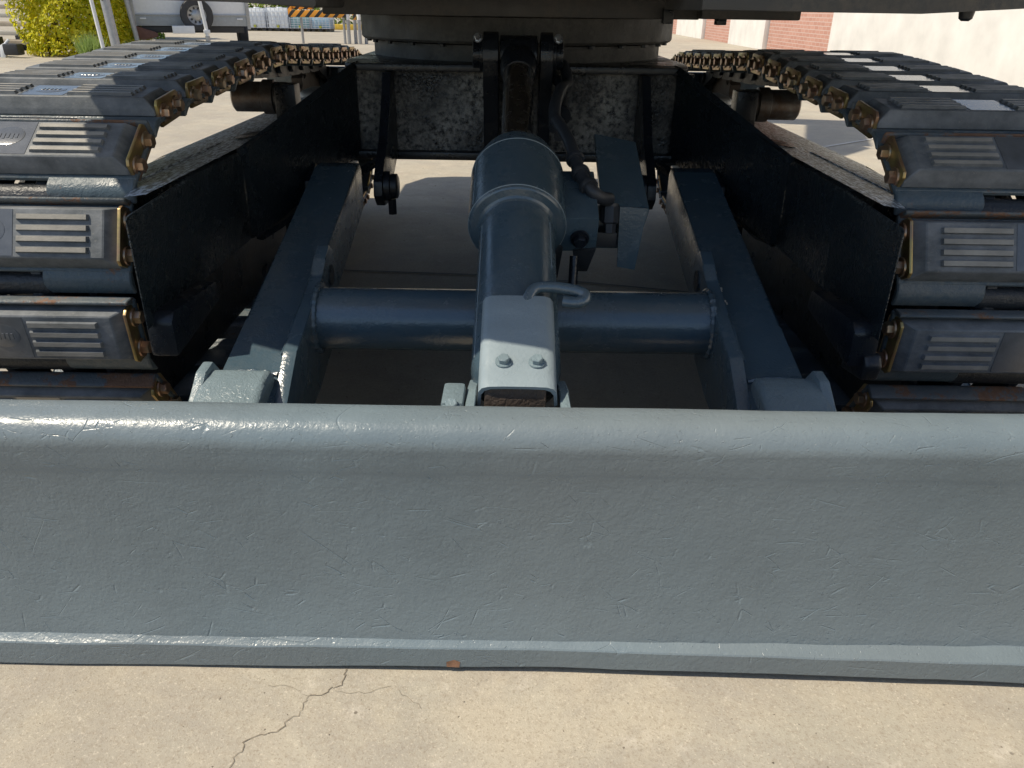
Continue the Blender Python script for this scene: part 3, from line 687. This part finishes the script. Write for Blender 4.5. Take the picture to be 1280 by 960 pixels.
def shoe_meshes(s):
    """s=+1: inner end at +x (left track); -1: inner end at -x"""
    out = {}
    mb = MB()
    lip = [(.054, .022), (.0545, .034), (.0565, .050), (.059, .0545), (.063, .0545), (.065, .049), (.0645, .030), (.061, .0225)]
    base = [(-.060, .023), (-.060, .033), (.060, .033), (.060, .023)]
    mb.prism(lip, -.222, .222, 'x', .0015, seg=1, mi=1)
    mb.prism(base, -.2245, .2245, 'x', .002, seg=1)
    fl = [(-.055, .0325), (-.072, .031), (-.082, .026), (-.090, .016), (-.0945, .006), (-.089, .004), (-.083, .012), (-.078, .018), (-.068, .0228), (-.055, .0235)]
    for x0, x1 in ((-.2235, -.070), (.070, .2235)): mb.prism(fl, x0, x1, 'x', .0025, seg=1)
    out['shoe'] = mb.mesh('track_shoe', [M_shoe, M_lip])
    # rubber pad with ribs
    mb = MB()
    T0, T1, B0, B1 = -.042, .042, -.054, .0515; n0, n1 = .0335, .066; xe, xt = .2135, .193
    vb = [mb.bm.verts.new(p) for p in ((-xe, B0, n0), (xe, B0, n0), (xe, B1, n0), (-xe, B1, n0))]
    vm = [mb.bm.verts.new(p) for p in ((-xe, B0+.002, n0+.012), (xe, B0+.002, n0+.012), (xe, B1-.002, n0+.012), (-xe, B1-.002, n0+.012))]
    vt = [mb.bm.verts.new(p) for p in ((-xt, T0, n1), (xt, T0, n1), (xt, T1, n1), (-xt, T1, n1))]
    fs = [mb.bm.faces.new(vb[::-1]), mb.bm.faces.new(vt)]
    for a, b in ((vb, vm), (vm, vt)):
        for i in range(4): fs.append(mb.bm.faces.new((a[i], a[(i+1) % 4], b[(i+1) % 4], b[i])))
    bmesh.ops.bevel(mb.bm, geom=list(mb.bm.edges), offset=.0018, segments=1, profile=.5, affect='EDGES')
    for t in (-.0285, -.0100, .0085, .0270):
        for x0, x1 in ((.047, .170), (-.170, -.047)):
            vs = [mb.bm.verts.new(p) for p in ((x0, t-.0055, n1-.001), (x1, t-.0055, n1-.001), (x1, t+.0055, n1-.001), (x0, t+.0055, n1-.001))]
            ve = [mb.bm.verts.new(p) for p in ((x0+.003, t-.0042, n1+.0055), (x1-.003, t-.0042, n1+.0055), (x1-.003, t+.0042, n1+.0055), (x0+.003, t+.0042, n1+.0055))]
            f = mb.bm.faces.new(ve); f.material_index = 1
            for i in range(4): mb.bm.faces.new((vs[i], vs[(i+1) % 4], ve[(i+1) % 4], ve[i]))
    out['pad'] = mb.mesh('rubber_pad', [M_pad, M_rib], 20)
    mb = MB(); x = (.022)*s
    mb.prism([(-.041, -.039), (.041, -.039), (.041, .0395), (-.041, .0395)], n1-.001, n1+.0007, 'z', 0)
    if s > 0:
        mb.lathe([(0, 1.), (.6, 1.), (1., .93)], (0, 0, 0), (0, 0, 1), 28)
        for v in mb.bm.verts:
            if v.co.z > .07: v.co = Vector((v.co.x*.0285, v.co.y*.022+.004, n1+.0006+.0008*v.co.z))
            elif abs(v.co.z) < 1e-6 and v.co.length > .5: v.co = Vector((v.co.x*.0285, v.co.y*.022+.004, n1+.0002))
        for k in range(5):
            mb.box(-.017+.0075*k, -.0125+.0075*k, -.002-.002*(k % 2), .009, n1+.001, n1+.0022, .0004, seg=1)
    out['worn'] = mb.mesh('recess_plate', M_recess)
    # zinc bracket on the inner end
    mb = MB(); a, b = .2142, .2200
    mb.prism([(-.052, .020), (-.045, .012), (.044, .012), (.051, .020), (.051, .054), (.044, .062), (-.045, .062), (-.052, .054)], a*s, b*s, 'x', .0015)
    out['bracket'] = mb.mesh('pad_bracket', M_zinc)
    mb = MB(); mb.hexbolt((0, 0, 0), (s, 0, 0), .0122, .014); out['bolt'] = mb.mesh('bolt', M_bolt)
    # chain links under the shoe
    mb = MB()
    for c in (-.052, .052):
        pts = [(-.098, -.012), (-.085, -.030), (-.05, -.034), (.05, -.034), (.085, -.030), (.098, -.012), (.094, .010), (.06, .020), (-.06, .020), (-.094, .010)]
        mb.prism(pts, c-.011, c+.011, 'x', .003, seg=1)
    for t in (-.077, .077): mb.cyl((-.076, t, 0), (.076, t, 0), .0215, 14, .003)
    out['link'] = mb.mesh('chain_link', M_link)
    return out
for s, xc, wob in ((1, -.8865, .0), (-1, .8885, .0)):
    Ms = shoe_meshes(s)
    for i in range(PITCH_N):
        mid, ang = seat(i*TOT/PITCH_N)
        o = bpy.data.objects.new('track_shoe', Ms['shoe']); link(o, EX)
        o.matrix_parent_inverse = off
        o.matrix_basis = Matrix.Translation((xc+random.uniform(-.0015, .0015), mid.x, mid.y)) @ Matrix.Rotation(ang+R(random.uniform(-.5, .5)), 4, 'X')
        for k, nm in (('pad', 'rubber_pad'), ('worn', 'recess_plate'), ('bracket', 'pad_bracket'), ('link', 'chain_link')):
            link(bpy.data.objects.new(nm, Ms[k]), o)
        for t in (-.031, .029):
            b = link(bpy.data.objects.new('bolt', Ms['bolt']), o); b.location = (.2205*s, t, .036); b.rotation_euler = (random.uniform(0, 1), 0, 0)
    sg = -s
    mb = MB(); mb.lathe([(-.06, .08), (-.058, .215), (-.03, .215), (-.028, .236), (.028, .236), (.03, .215), (.058, .215), (.06, .08)], (xc, IDL.x, IDL.y), (1, 0, 0), 56); idl = part(mb, 'front_idler', M_link)
    mb = MB(); mb.lathe([(-.17, .045), (-.155, .055), (.155, .055), (.17, .045)], (xc, IDL.x, IDL.y), (1, 0, 0), 24)
    mb.box(min(sg*.715, sg*.745), max(sg*.715, sg*.745), 1.40, 1.80, .29, .45, .01); mb.build('idler_yoke', M_black, idl)
    mb = MB(); n = 21; pts = []
    for k in range(n):
        for da, r in ((-.28, .225), (-.16, .25), (.16, .25), (.28, .225)):
            a = 2*math.pi*(k+da)/n; pts.append((SPR.x+r*math.cos(a), SPR.y+r*math.sin(a)))
    mb.prism(pts, xc-.022, xc+.022, 'x'); sp = part(mb, 'drive_sprocket', M_rusty)
    mb = MB(); mb.lathe([(-.13, .10), (-.12, .155), (-.02, .165), (.03, .165), (.05, .13), (.14, .12), (.15, .08)], (xc, SPR.x, SPR.y), (sg, 0, 0), 36); mb.build('sprocket_hub', M_rusty, sp)
    mb = MB(); pass
    # carrier roller and its post
    x0 = -.655*s
    mb = MB(); mb.lathe([(.045, .030), (.05, .041), (.085, .041), (.0875, .047), (.118, .047), (.121, .041), (.20, .041), (.205, .035)], (.60*sg, 2.33, .627), (sg, 0, 0), 32)
    part(mb, 'carrier_roller', M_rollm)
    mb = MB(); mb.box(min(sg*.612, sg*.672), max(sg*.612, sg*.672), 2.26, 2.32, .55, .668, .006); po = part(mb, 'roller_post', M_black)
    mb = MB(); mb.cyl((.655*sg, 2.2585, .652), (.655*sg, 2.2605, .652), .008, 12); mb.build('post_hole', M_black, po)
    for k in range(6):
        mb = MB(); mb.lathe([(-.075, .05), (-.07, .085), (-.045, .085), (-.04, .065), (.04, .065), (.045, .085), (.07, .085), (.075, .05)], (xc, 1.92+.25*k, .178), (1, 0, 0), 28); part(mb, 'track_roller', M_link)
for s in (-1, 1):
    mb = MB(); mb.box(min(s*.745, s*.765), max(s*.745, s*.765), 1.30, 2.6, .10, .42, .01); part(mb, 'sun_block_plate', M_black)  # plate added to keep stray sun off the lower track run
# rear drive covers on each frame
for s in (-1, 1):
    mb = MB(); mb.box(min(s*.66, s*.79), max(s*.66, s*.79), 2.96, 3.14, .50, .585, .022, seg=3); part(mb, 'drive_cover', M_galv)

# ------------------------------------------------------------------ background: wall on the right
WX = 6.0
wl = thing('boundary_wall', 'long sunlit wall of red brick bays and white rendered piers along the right', 'wall', (WX, 16, 0))
def wbox(name, y0, y1, h, x0, x1, mat, lab=None):
    mb = MB(); mb.box(x0, x1, y0-16, y1-16, 0, h, .01); o = mb.build(name, mat, wl)
    if lab: o['label'] = lab
wbox('wall_panel', -8, 16.15, 3.6, 0, .3, M_render, 'plain white rendered stretch of wall')
for y0, y1 in ((16.2, 20.4), (23.86, 27.26), (31.7, 36)): wbox('brick_panel', y0, y1, 3.4, .10, .3, M_brick, 'red brick bay')
for y0, y1 in ((20.45, 23.8), (27.3, 31.65)): wbox('pier', y0, y1, 3.5, 0, .3, M_render)

# ------------------------------------------------------------------ hedges, grass
def hedge(name, label, x0, x1, y0, y1, h, mat, nleaf, size, flare=0, cat='hedge', group=None):
    t = thing(name, label, cat, ((x0+x1)/2, (y0+y1)/2, 0), 0, group)
    mb = MB(); cx, cy = (x0+x1)/2, (y0+y1)/2; hx, hy = (x1-x0)/2, (y1-y0)/2
    rnd = random.Random(hash(name) % 1000 + int(x0*10))
    import mathutils
    for k in range(nleaf):
        # mostly near the surface, thinning inwards
        d = rnd.random()**2.2*.35
        f = rnd.random(); zz = rnd.random()
        fl = 1+flare*(zz-.3)
        an = rnd.uniform(0, 2*math.pi); ca, sa = math.cos(an), math.sin(an)
        rr = (abs(ca)**2.6+abs(sa)**2.6)**(-1/2.6)
        if f < .2: q_ = math.sqrt(rnd.random()); p = Vector((ca*rr*q_, sa*rr*q_, 1-d*.5))
        else: p = Vector((ca*rr*(1-d), sa*rr*(1-d), zz))
        lump = 1+.16*mathutils.noise.noise(Vector((p.x*2.5*hx, p.y*2.5*hy, p.z*2.5*h)))+.08*mathutils.noise.noise(Vector((p.x*7*hx, p.y*7*hy, p.z*7*h)))
        q = Vector((p.x*hx*fl*lump, p.y*hy*lump, p.z*h*(.92+.08*lump)+.03))
        n = (Vector((p.x*.7, p.y*.7, .15))+SUN*.45+Vector((rnd.gauss(0, .4), rnd.gauss(0, .4), rnd.gauss(0, .4)))).normalized()
        a = n.orthogonal().normalized(); a = Matrix.Rotation(rnd.uniform(0, 6.28), 3, n) @ a; b = n.cross(a)
        l, w_ = size*rnd.uniform(.7, 1.3), size*.55*rnd.uniform(.7, 1.2)
        vs = [mb.bm.verts.new(q+v) for v in (-a*l*.5, b*w_*.5+n*.1*w_, a*l*.5, -b*w_*.5+n*.1*w_)]
        mb.bm.faces.new(vs)
    me = bpy.data.meshes.new('foliage'); mb.bm.to_mesh(me); mb.bm.free(); me.materials.append(mat)
    fo = link(bpy.data.objects.new('foliage', me), t); fo['kind'] = 'stuff'
    st = MB()
    for k in range(14):
        bx, by = rnd.uniform(-hx, hx)*.6, rnd.uniform(-hy, hy)*.6
        st.tube([(bx, by, 0), (bx+rnd.uniform(-.1, .1), by+rnd.uniform(-.1, .1), h*.5), (bx+rnd.uniform(-.3, .3)*hx, by+rnd.uniform(-.2, .2), h*.9)], lambda u: .022*(1-.7*u), 6, sub=3)
    st.build('stems', M_twig, t)
    return t
hedge('hedge', 'bushy yellow green hedge glowing in the sun beside the leaning steel pole', -8.45, -6.65, 13.75, 15.6, 2.2, M_leafY, 24000, .080, .12)
hedge('hedge', 'green hedge behind the pole and the white box trailer', -12.2, -8.9, 20.5, 22.0, 2.2, M_leafG, 11000, .11)
hedge('hedge', 'far green hedge behind the row of liquid containers', -12.5, -4.2, 32.0, 33.5, 2.0, M_leafG, 9000, .15)
def grass(label, x, y, n, spread, h):
    mb = MB(); rnd = random.Random(int(x*100))
    for k in range(n):
        a = rnd.uniform(0, 6.28); r = spread*rnd.random()**.7; px, py = r*math.cos(a), r*math.sin(a)
        lean = Vector((rnd.gauss(0, .3), rnd.gauss(0, .3), 1)).normalized()*h*rnd.uniform(.5, 1.1); wv = Vector((math.cos(a*3), math.sin(a*3), 0))*.010
        mb.bm.faces.new([mb.bm.verts.new(v) for v in (Vector((px, py, 0))-wv, Vector((px, py, 0))+wv, Vector((px, py, 0))+lean)])
    me = bpy.data.meshes.new('grass_tuft'); mb.bm.to_mesh(me); mb.bm.free(); me.materials.append(M_grass)
    o = link(bpy.data.objects.new('grass_tuft', me)); o.location = (x, y, 0); tag(o, label, 'grass')
grass('soft tuft of long grass between the hedge and the foot of the pole', -6.72, 13.2, 500, .14, .42)
grass('smaller grass tuft on the trailer side of the leaning pole', -6.12, 13.6, 450, .20, .30)

# ------------------------------------------------------------------ leaning pole with a thin pipe
pl = thing('steel_pole', 'thick galvanised steel pole leaning to the left in front of the hedge', 'pole', (-5.72, 12.0, 0))
mb = MB(); mb.cyl((0, 0, 0), (-.135, 0, 2.6), .062, 28); mb.build('shaft', M_galv, pl)
mb = MB(); mb.box(-.09, .09, -.09, .09, 0, .015, .002); mb.build('base_plate', M_galv, pl)
mb = MB(); mb.tube([(-.085, -.055, .93), (-.060, -.066, .90), (-.045, -.066, .86)], .016, 8); mb.build('strap', M_dark, pl)
pp = thing('thin_pipe', 'thin pale pipe running up just left of the leaning steel pole', 'pipe', (-5.97, 12.12, 0))
mb = MB(); mb.cyl((0, 0, 0), (-.125, 0, 2.3), .026, 16); mb.build('shaft', M_white, pp)
mb = MB(); mb.cyl((0, 0, 0), (0, 0, .03), .05, 16); mb.build('base_collar', M_galv, pp)

# ------------------------------------------------------------------ trailer
tr = thing('box_trailer', 'white box trailer with grey lower panel and a spare wheel on its front', 'trailer', (-5.72, 15.0, 0), R(23))
mb = MB(); mb.box(-.93, .93, .02, 3.6, .645, 2.3, .02); mb.build('body', M_white, tr)
mb = MB(); mb.box(-.93, .93, 0, 3.6, .47, .64, .01); mb.build('lower_panel', M_greyp, tr)
mb = MB(); mb.box(-.95, .95, -.015, .02, .632, .655, .004); mb.build('trim_strip', M_galv, tr)
mb = MB(); mb.box(-.85, .85, .05, 3.5, .36, .465, .01); mb.build('chassis', M_dark, tr)
for sx in (-1, 1):
    mb = MB(); mb.box(sx*.945-.03, sx*.945+.03, -.02, .05, .42, 2.3, .006); mb.build('corner_post', M_galv, tr)
    mb = MB(); mb.box(sx*.80-.05, sx*.80+.05, -.022, -.002, .575, .60, .004); mb.build('marker_lamp', M_white, tr)
    wh = MB(); wh.lathe([(-.09, .19), (-.09, .27), (-.07, .30), (.07, .30), (.09, .27), (.09, .19)], (sx*.98, 1.9, .302), (1, 0, 0), 32); wo = wh.build('wheel', M_tyre, tr)
    mb = MB(); mb.lathe([(-.06, .06), (-.05, .19), (.05, .19), (.06, .06)], (sx*.98, 1.9, .302), (1, 0, 0), 24); mb.build('rim', M_rim, wo)
sp = MB(); sp.lathe([(-.08, .155), (-.085, .19), (-.075, .255), (-.05, .272), (.05, .272), (.075, .255), (.085, .19), (.08, .155)], (.075, -.13, .648), (0, 1, 0), 40, caps=False)
spo = sp.build('spare_wheel', M_tyre, tr)
mb = MB(); mb.lathe([(-.055, .03), (-.05, .05), (-.03, .10), (-.05, .135), (-.072, .158), (-.06, .165), (.05, .16), (.05, .03)], (.075, -.13, .648), (0, 1, 0), 40); mb.build('rim', M_rim, spo)
for k in range(10):
    a = 2*math.pi*k/10
    mb = MB(); mb.cyl((.075+.112*math.cos(a), -.188, .648+.112*math.sin(a)), (.075+.112*math.cos(a), -.166, .648+.112*math.sin(a)), .017, 8); mb.build('rim_hole', M_dark, spo)
mb = MB(); mb.tube([(.11, -.30, 1.25), (.16, -.30, .75), (.19, -.30, .45), (.195, -.30, .30)], .032, 12); mb.box(.14, .25, -.34, -.26, .36, .42, .01); mb.build('prop_stand', M_white, tr)
mb = MB(); mb.box(-.36, .00, -.36, -.14, .36, .48, .01); mb.build('step_box', M_white, tr)
mb = MB(); mb.prism([(-.93, .47), (-.60, .36), (-.60, .30), (-.86, .24), (-1.0, .28)], -.05, .25, 'y', .01); mb.build('mud_flap', M_brown, tr)
mb = MB(); mb.tube([(-1.05, -.25, 1.4), (-1.0, -.25, .80), (-.96, -.25, .40), (-.95, -.25, .25)], .04, 10); mb.build('corner_leg', M_galv, tr)
mb = MB(); mb.cyl((.195, -.30, .0), (.195, -.30, .32), .04, 12); mb.box(.12, .27, -.37, -.23, 0, .02); mb.build('jockey_foot', M_galv, tr)
mb = MB(); mb.cyl((-.95, -.25, 0), (-.95, -.25, .27), .035, 12); mb.build('leg_foot', M_brown, tr)

# ------------------------------------------------------------------ liquid containers
def ibc(x, y, wd, h, label, mat):
    t = thing('liquid_container', label, 'container', (x, y, 0), 0, 'caged liquid containers in a row')
    mb = MB(); mb.box(-wd/2+.02, wd/2-.02, -.33, .33, .09, h-.02, .04); mb.lathe([(h-.03, .09), (h+.012, .09)], (0, 0, 0), (0, 0, 1), 16); mb.build('tank', mat, t)
    mb = MB(); r = .007
    for k in range(6):
        xx = -wd/2+wd*k/5; mb.box(xx-r, xx+r, -.365, -.343, .09, h); mb.box(xx-r, xx+r, .343, .365, .09, h)
        yy = -.352+.704*k/5
        if 0 < k < 5:
            mb.box(-wd/2-r, -wd/2+r, yy-r, yy+r, .09, h); mb.box(wd/2-r, wd/2+r, yy-r, yy+r, .09, h)
    for k in range(6):
        z = .11+(h-.13)*k/5; mb.box(-wd/2, wd/2, -.380, -.3655, z-r, z+r); mb.box(-wd/2, wd/2, .3655, .380, z-r, z+r)
        mb.box(-wd/2-.024, -wd/2-r, -.352, .352, z-r, z+r); mb.box(wd/2+r, wd/2+.024, -.352, .352, z-r, z+r)
    mb.build('cage', M_galvw, t)
    mb = MB(); mb.box(-wd/2, wd/2, -.36, .36, .07, .088)
    for k in (-1, 0, 1): mb.box(k*(wd/2-.06)-.05, k*(wd/2-.06)+.05, -.36, .36, 0, .069)
    mb.build('pallet', M_dark, t)
    mb = MB(); mb.cyl((0, -.40, .15), (0, -.33, .15), .04, 12); mb.build('outlet_valve', M_leaky, t)
M_galvw = flat('pale_cage_bars', (.62, .66, .72), .45, .05)
M_leaky = flat('yellow_green_cap', (.40, .42, .06), .5)
ibc(-9.3, 28.9, .52, .50, 'small pale blue container at the left end, half behind the trailer', M_blue)
ibc(-8.70, 28.6, .70, .70, 'milky white caged container next to the trailer, left of the other white one', M_ibc)
ibc(-7.93, 28.6, .70, .72, 'milky white caged container with its lid rail, right of the other white one', M_ibc)
ibc(-7.20, 28.6, .66, .48, 'low greenish blue container behind the striped beam post', M_teal)
ibc(-6.52, 28.6, .62, .45, 'low light blue container at the right end of the row', M_blue)
# striped beam
sb = thing('striped_barrier', 'orange and black diagonal striped beam across the yard on slim posts', 'barrier', (-4.66, 20, 0))
mb = MB(); mb.box(-.64, .66, -.05, .05, .565, .715, .01); mb.build('striped_beam', M_haz, sb)
mb = MB(); mb.box(-.60, -.10, .06, .14, .730, .82, .01); mb.box(-.70, -.60, .0, .08, .56, .81, .01); mb.build('striped_board', M_haz, sb)
for x in (-.40, .60):
    mb = MB(); mb.cyl((x, .0, 0), (x, .0, .56), .03, 12); mb.build('post', M_galv, sb)
for k, x in enumerate((-3.96, -3.83, -3.70, -3.58)):
    b = thing('bollard', ['leftmost silver bollard, white band, at the beam end', 'second silver bollard, striped band, left of the middle pair gap', 'third silver bollard, white band, right of the middle', 'rightmost silver bollard, striped band, nearest the slew ring'][k], 'bollard', (x, 20+.15*(k % 2), 0), 0, 'row of silver bollards with orange tops')
    mb = MB(); mb.cyl((0, 0, 0), (0, 0, .52), .042, 16); mb.build('post', M_galv, b)
    mb = MB(); mb.cyl((0, 0, .521), (0, 0, .70), .0425, 16, .006); mb.build('reflective_band', [M_white, M_haz][k % 2], b)
yk = thing('kerb_block', 'yellow painted kerb block in front of the far hedge', 'kerb block', (-6.2, 31.0, 0))
mb = MB(); mb.box(-.75, 1.0, -.15, .15, 0, .18, .02); mb.build('block', flat('yellow_kerb_paint', (.62, .42, .05), .6), yk)

# ------------------------------------------------------------------ far left: stacked timber beams, bin and small stand
for k in range(6):
    b = MB(); z = .10+.145*k
    b.box(-2.2, 2.2, -.20, .20, 0, .075, .008); o = b.build('timber_beam', M_stone if k % 2 else M_timber)
    o.location = (-11.0+.05*(k % 3), 15.6+.24*k, z); tag(o, ['lowest', 'second lowest', 'third lowest', 'third highest', 'second highest', 'topmost'][k]+' beam of the stepped stack left of the yellow hedge', 'beam', 'stepped stack of beams')
    if k < 7:
        for xx in (-1.8, 1.7):
            b = MB(); b.box(-.06, .06, -.22, .22, 0, z-.002); s_ = b.build('bearer', M_dark); s_.location = (0, 0, -z); s_.parent = o; s_.location.x = xx
ty = thing('dark_wheel', 'dark wheel standing at the far left edge beside the beams', 'wheel', (-9.4, 14.2, 0), .25)
mb = MB(); mb.lathe([(-.10, .20), (-.11, .28), (-.09, .36), (-.06, .38), (.06, .38), (.09, .36), (.11, .28), (.10, .20)], (0, 0, .382), (1, 0, 0), 32, caps=False); mb.build('tyre', M_tyre, ty)
mb = MB(); mb.lathe([(-.08, .05), (-.07, .205), (.07, .205), (.08, .05)], (0, 0, .382), (1, 0, 0), 24); mb.build('rim', M_dark, ty)
st = thing('metal_stand', 'small pale metal stand on the ground at the hedge corner', 'stand', (-8.30, 13.5, 0))
mb = MB(); mb.prism([(-.05, 0), (.03, 0), (.10, .20), (.06, .22), (-.02, .18)], -.03, .03, 'y', .006); mb.cyl((.05, 0, .19), (.14, 0, .27), .022, 10); mb.build('foot', M_white, st)
mb = MB(); mb.box(.06, .30, -.10, .10, .04, .21, .03); mb.build('housing', M_dark, st)
bx = thing('black_crate', 'open black crate beside the small pale stand', 'crate', (-8.62, 13.7, 0))
mb = MB(); mb.box(-.16, .16, -.12, .12, .012, .03); mb.box(-.17, -.15, -.13, .13, 0, .30, .004); mb.box(.15, .17, -.13, .13, 0, .30, .004); mb.box(-.149, .149, -.13, -.11, 0, .30, .004); mb.box(-.149, .149, .11, .13, 0, .30, .004); mb.build('shell', M_dark, bx)
mb = MB(); mb.tube([(-.10, -.135, .10), (-.10, -.155, .14), (-.10, -.155, .24), (-.10, -.135, .28)], .008, 8); mb.build('handle', M_galv, bx)
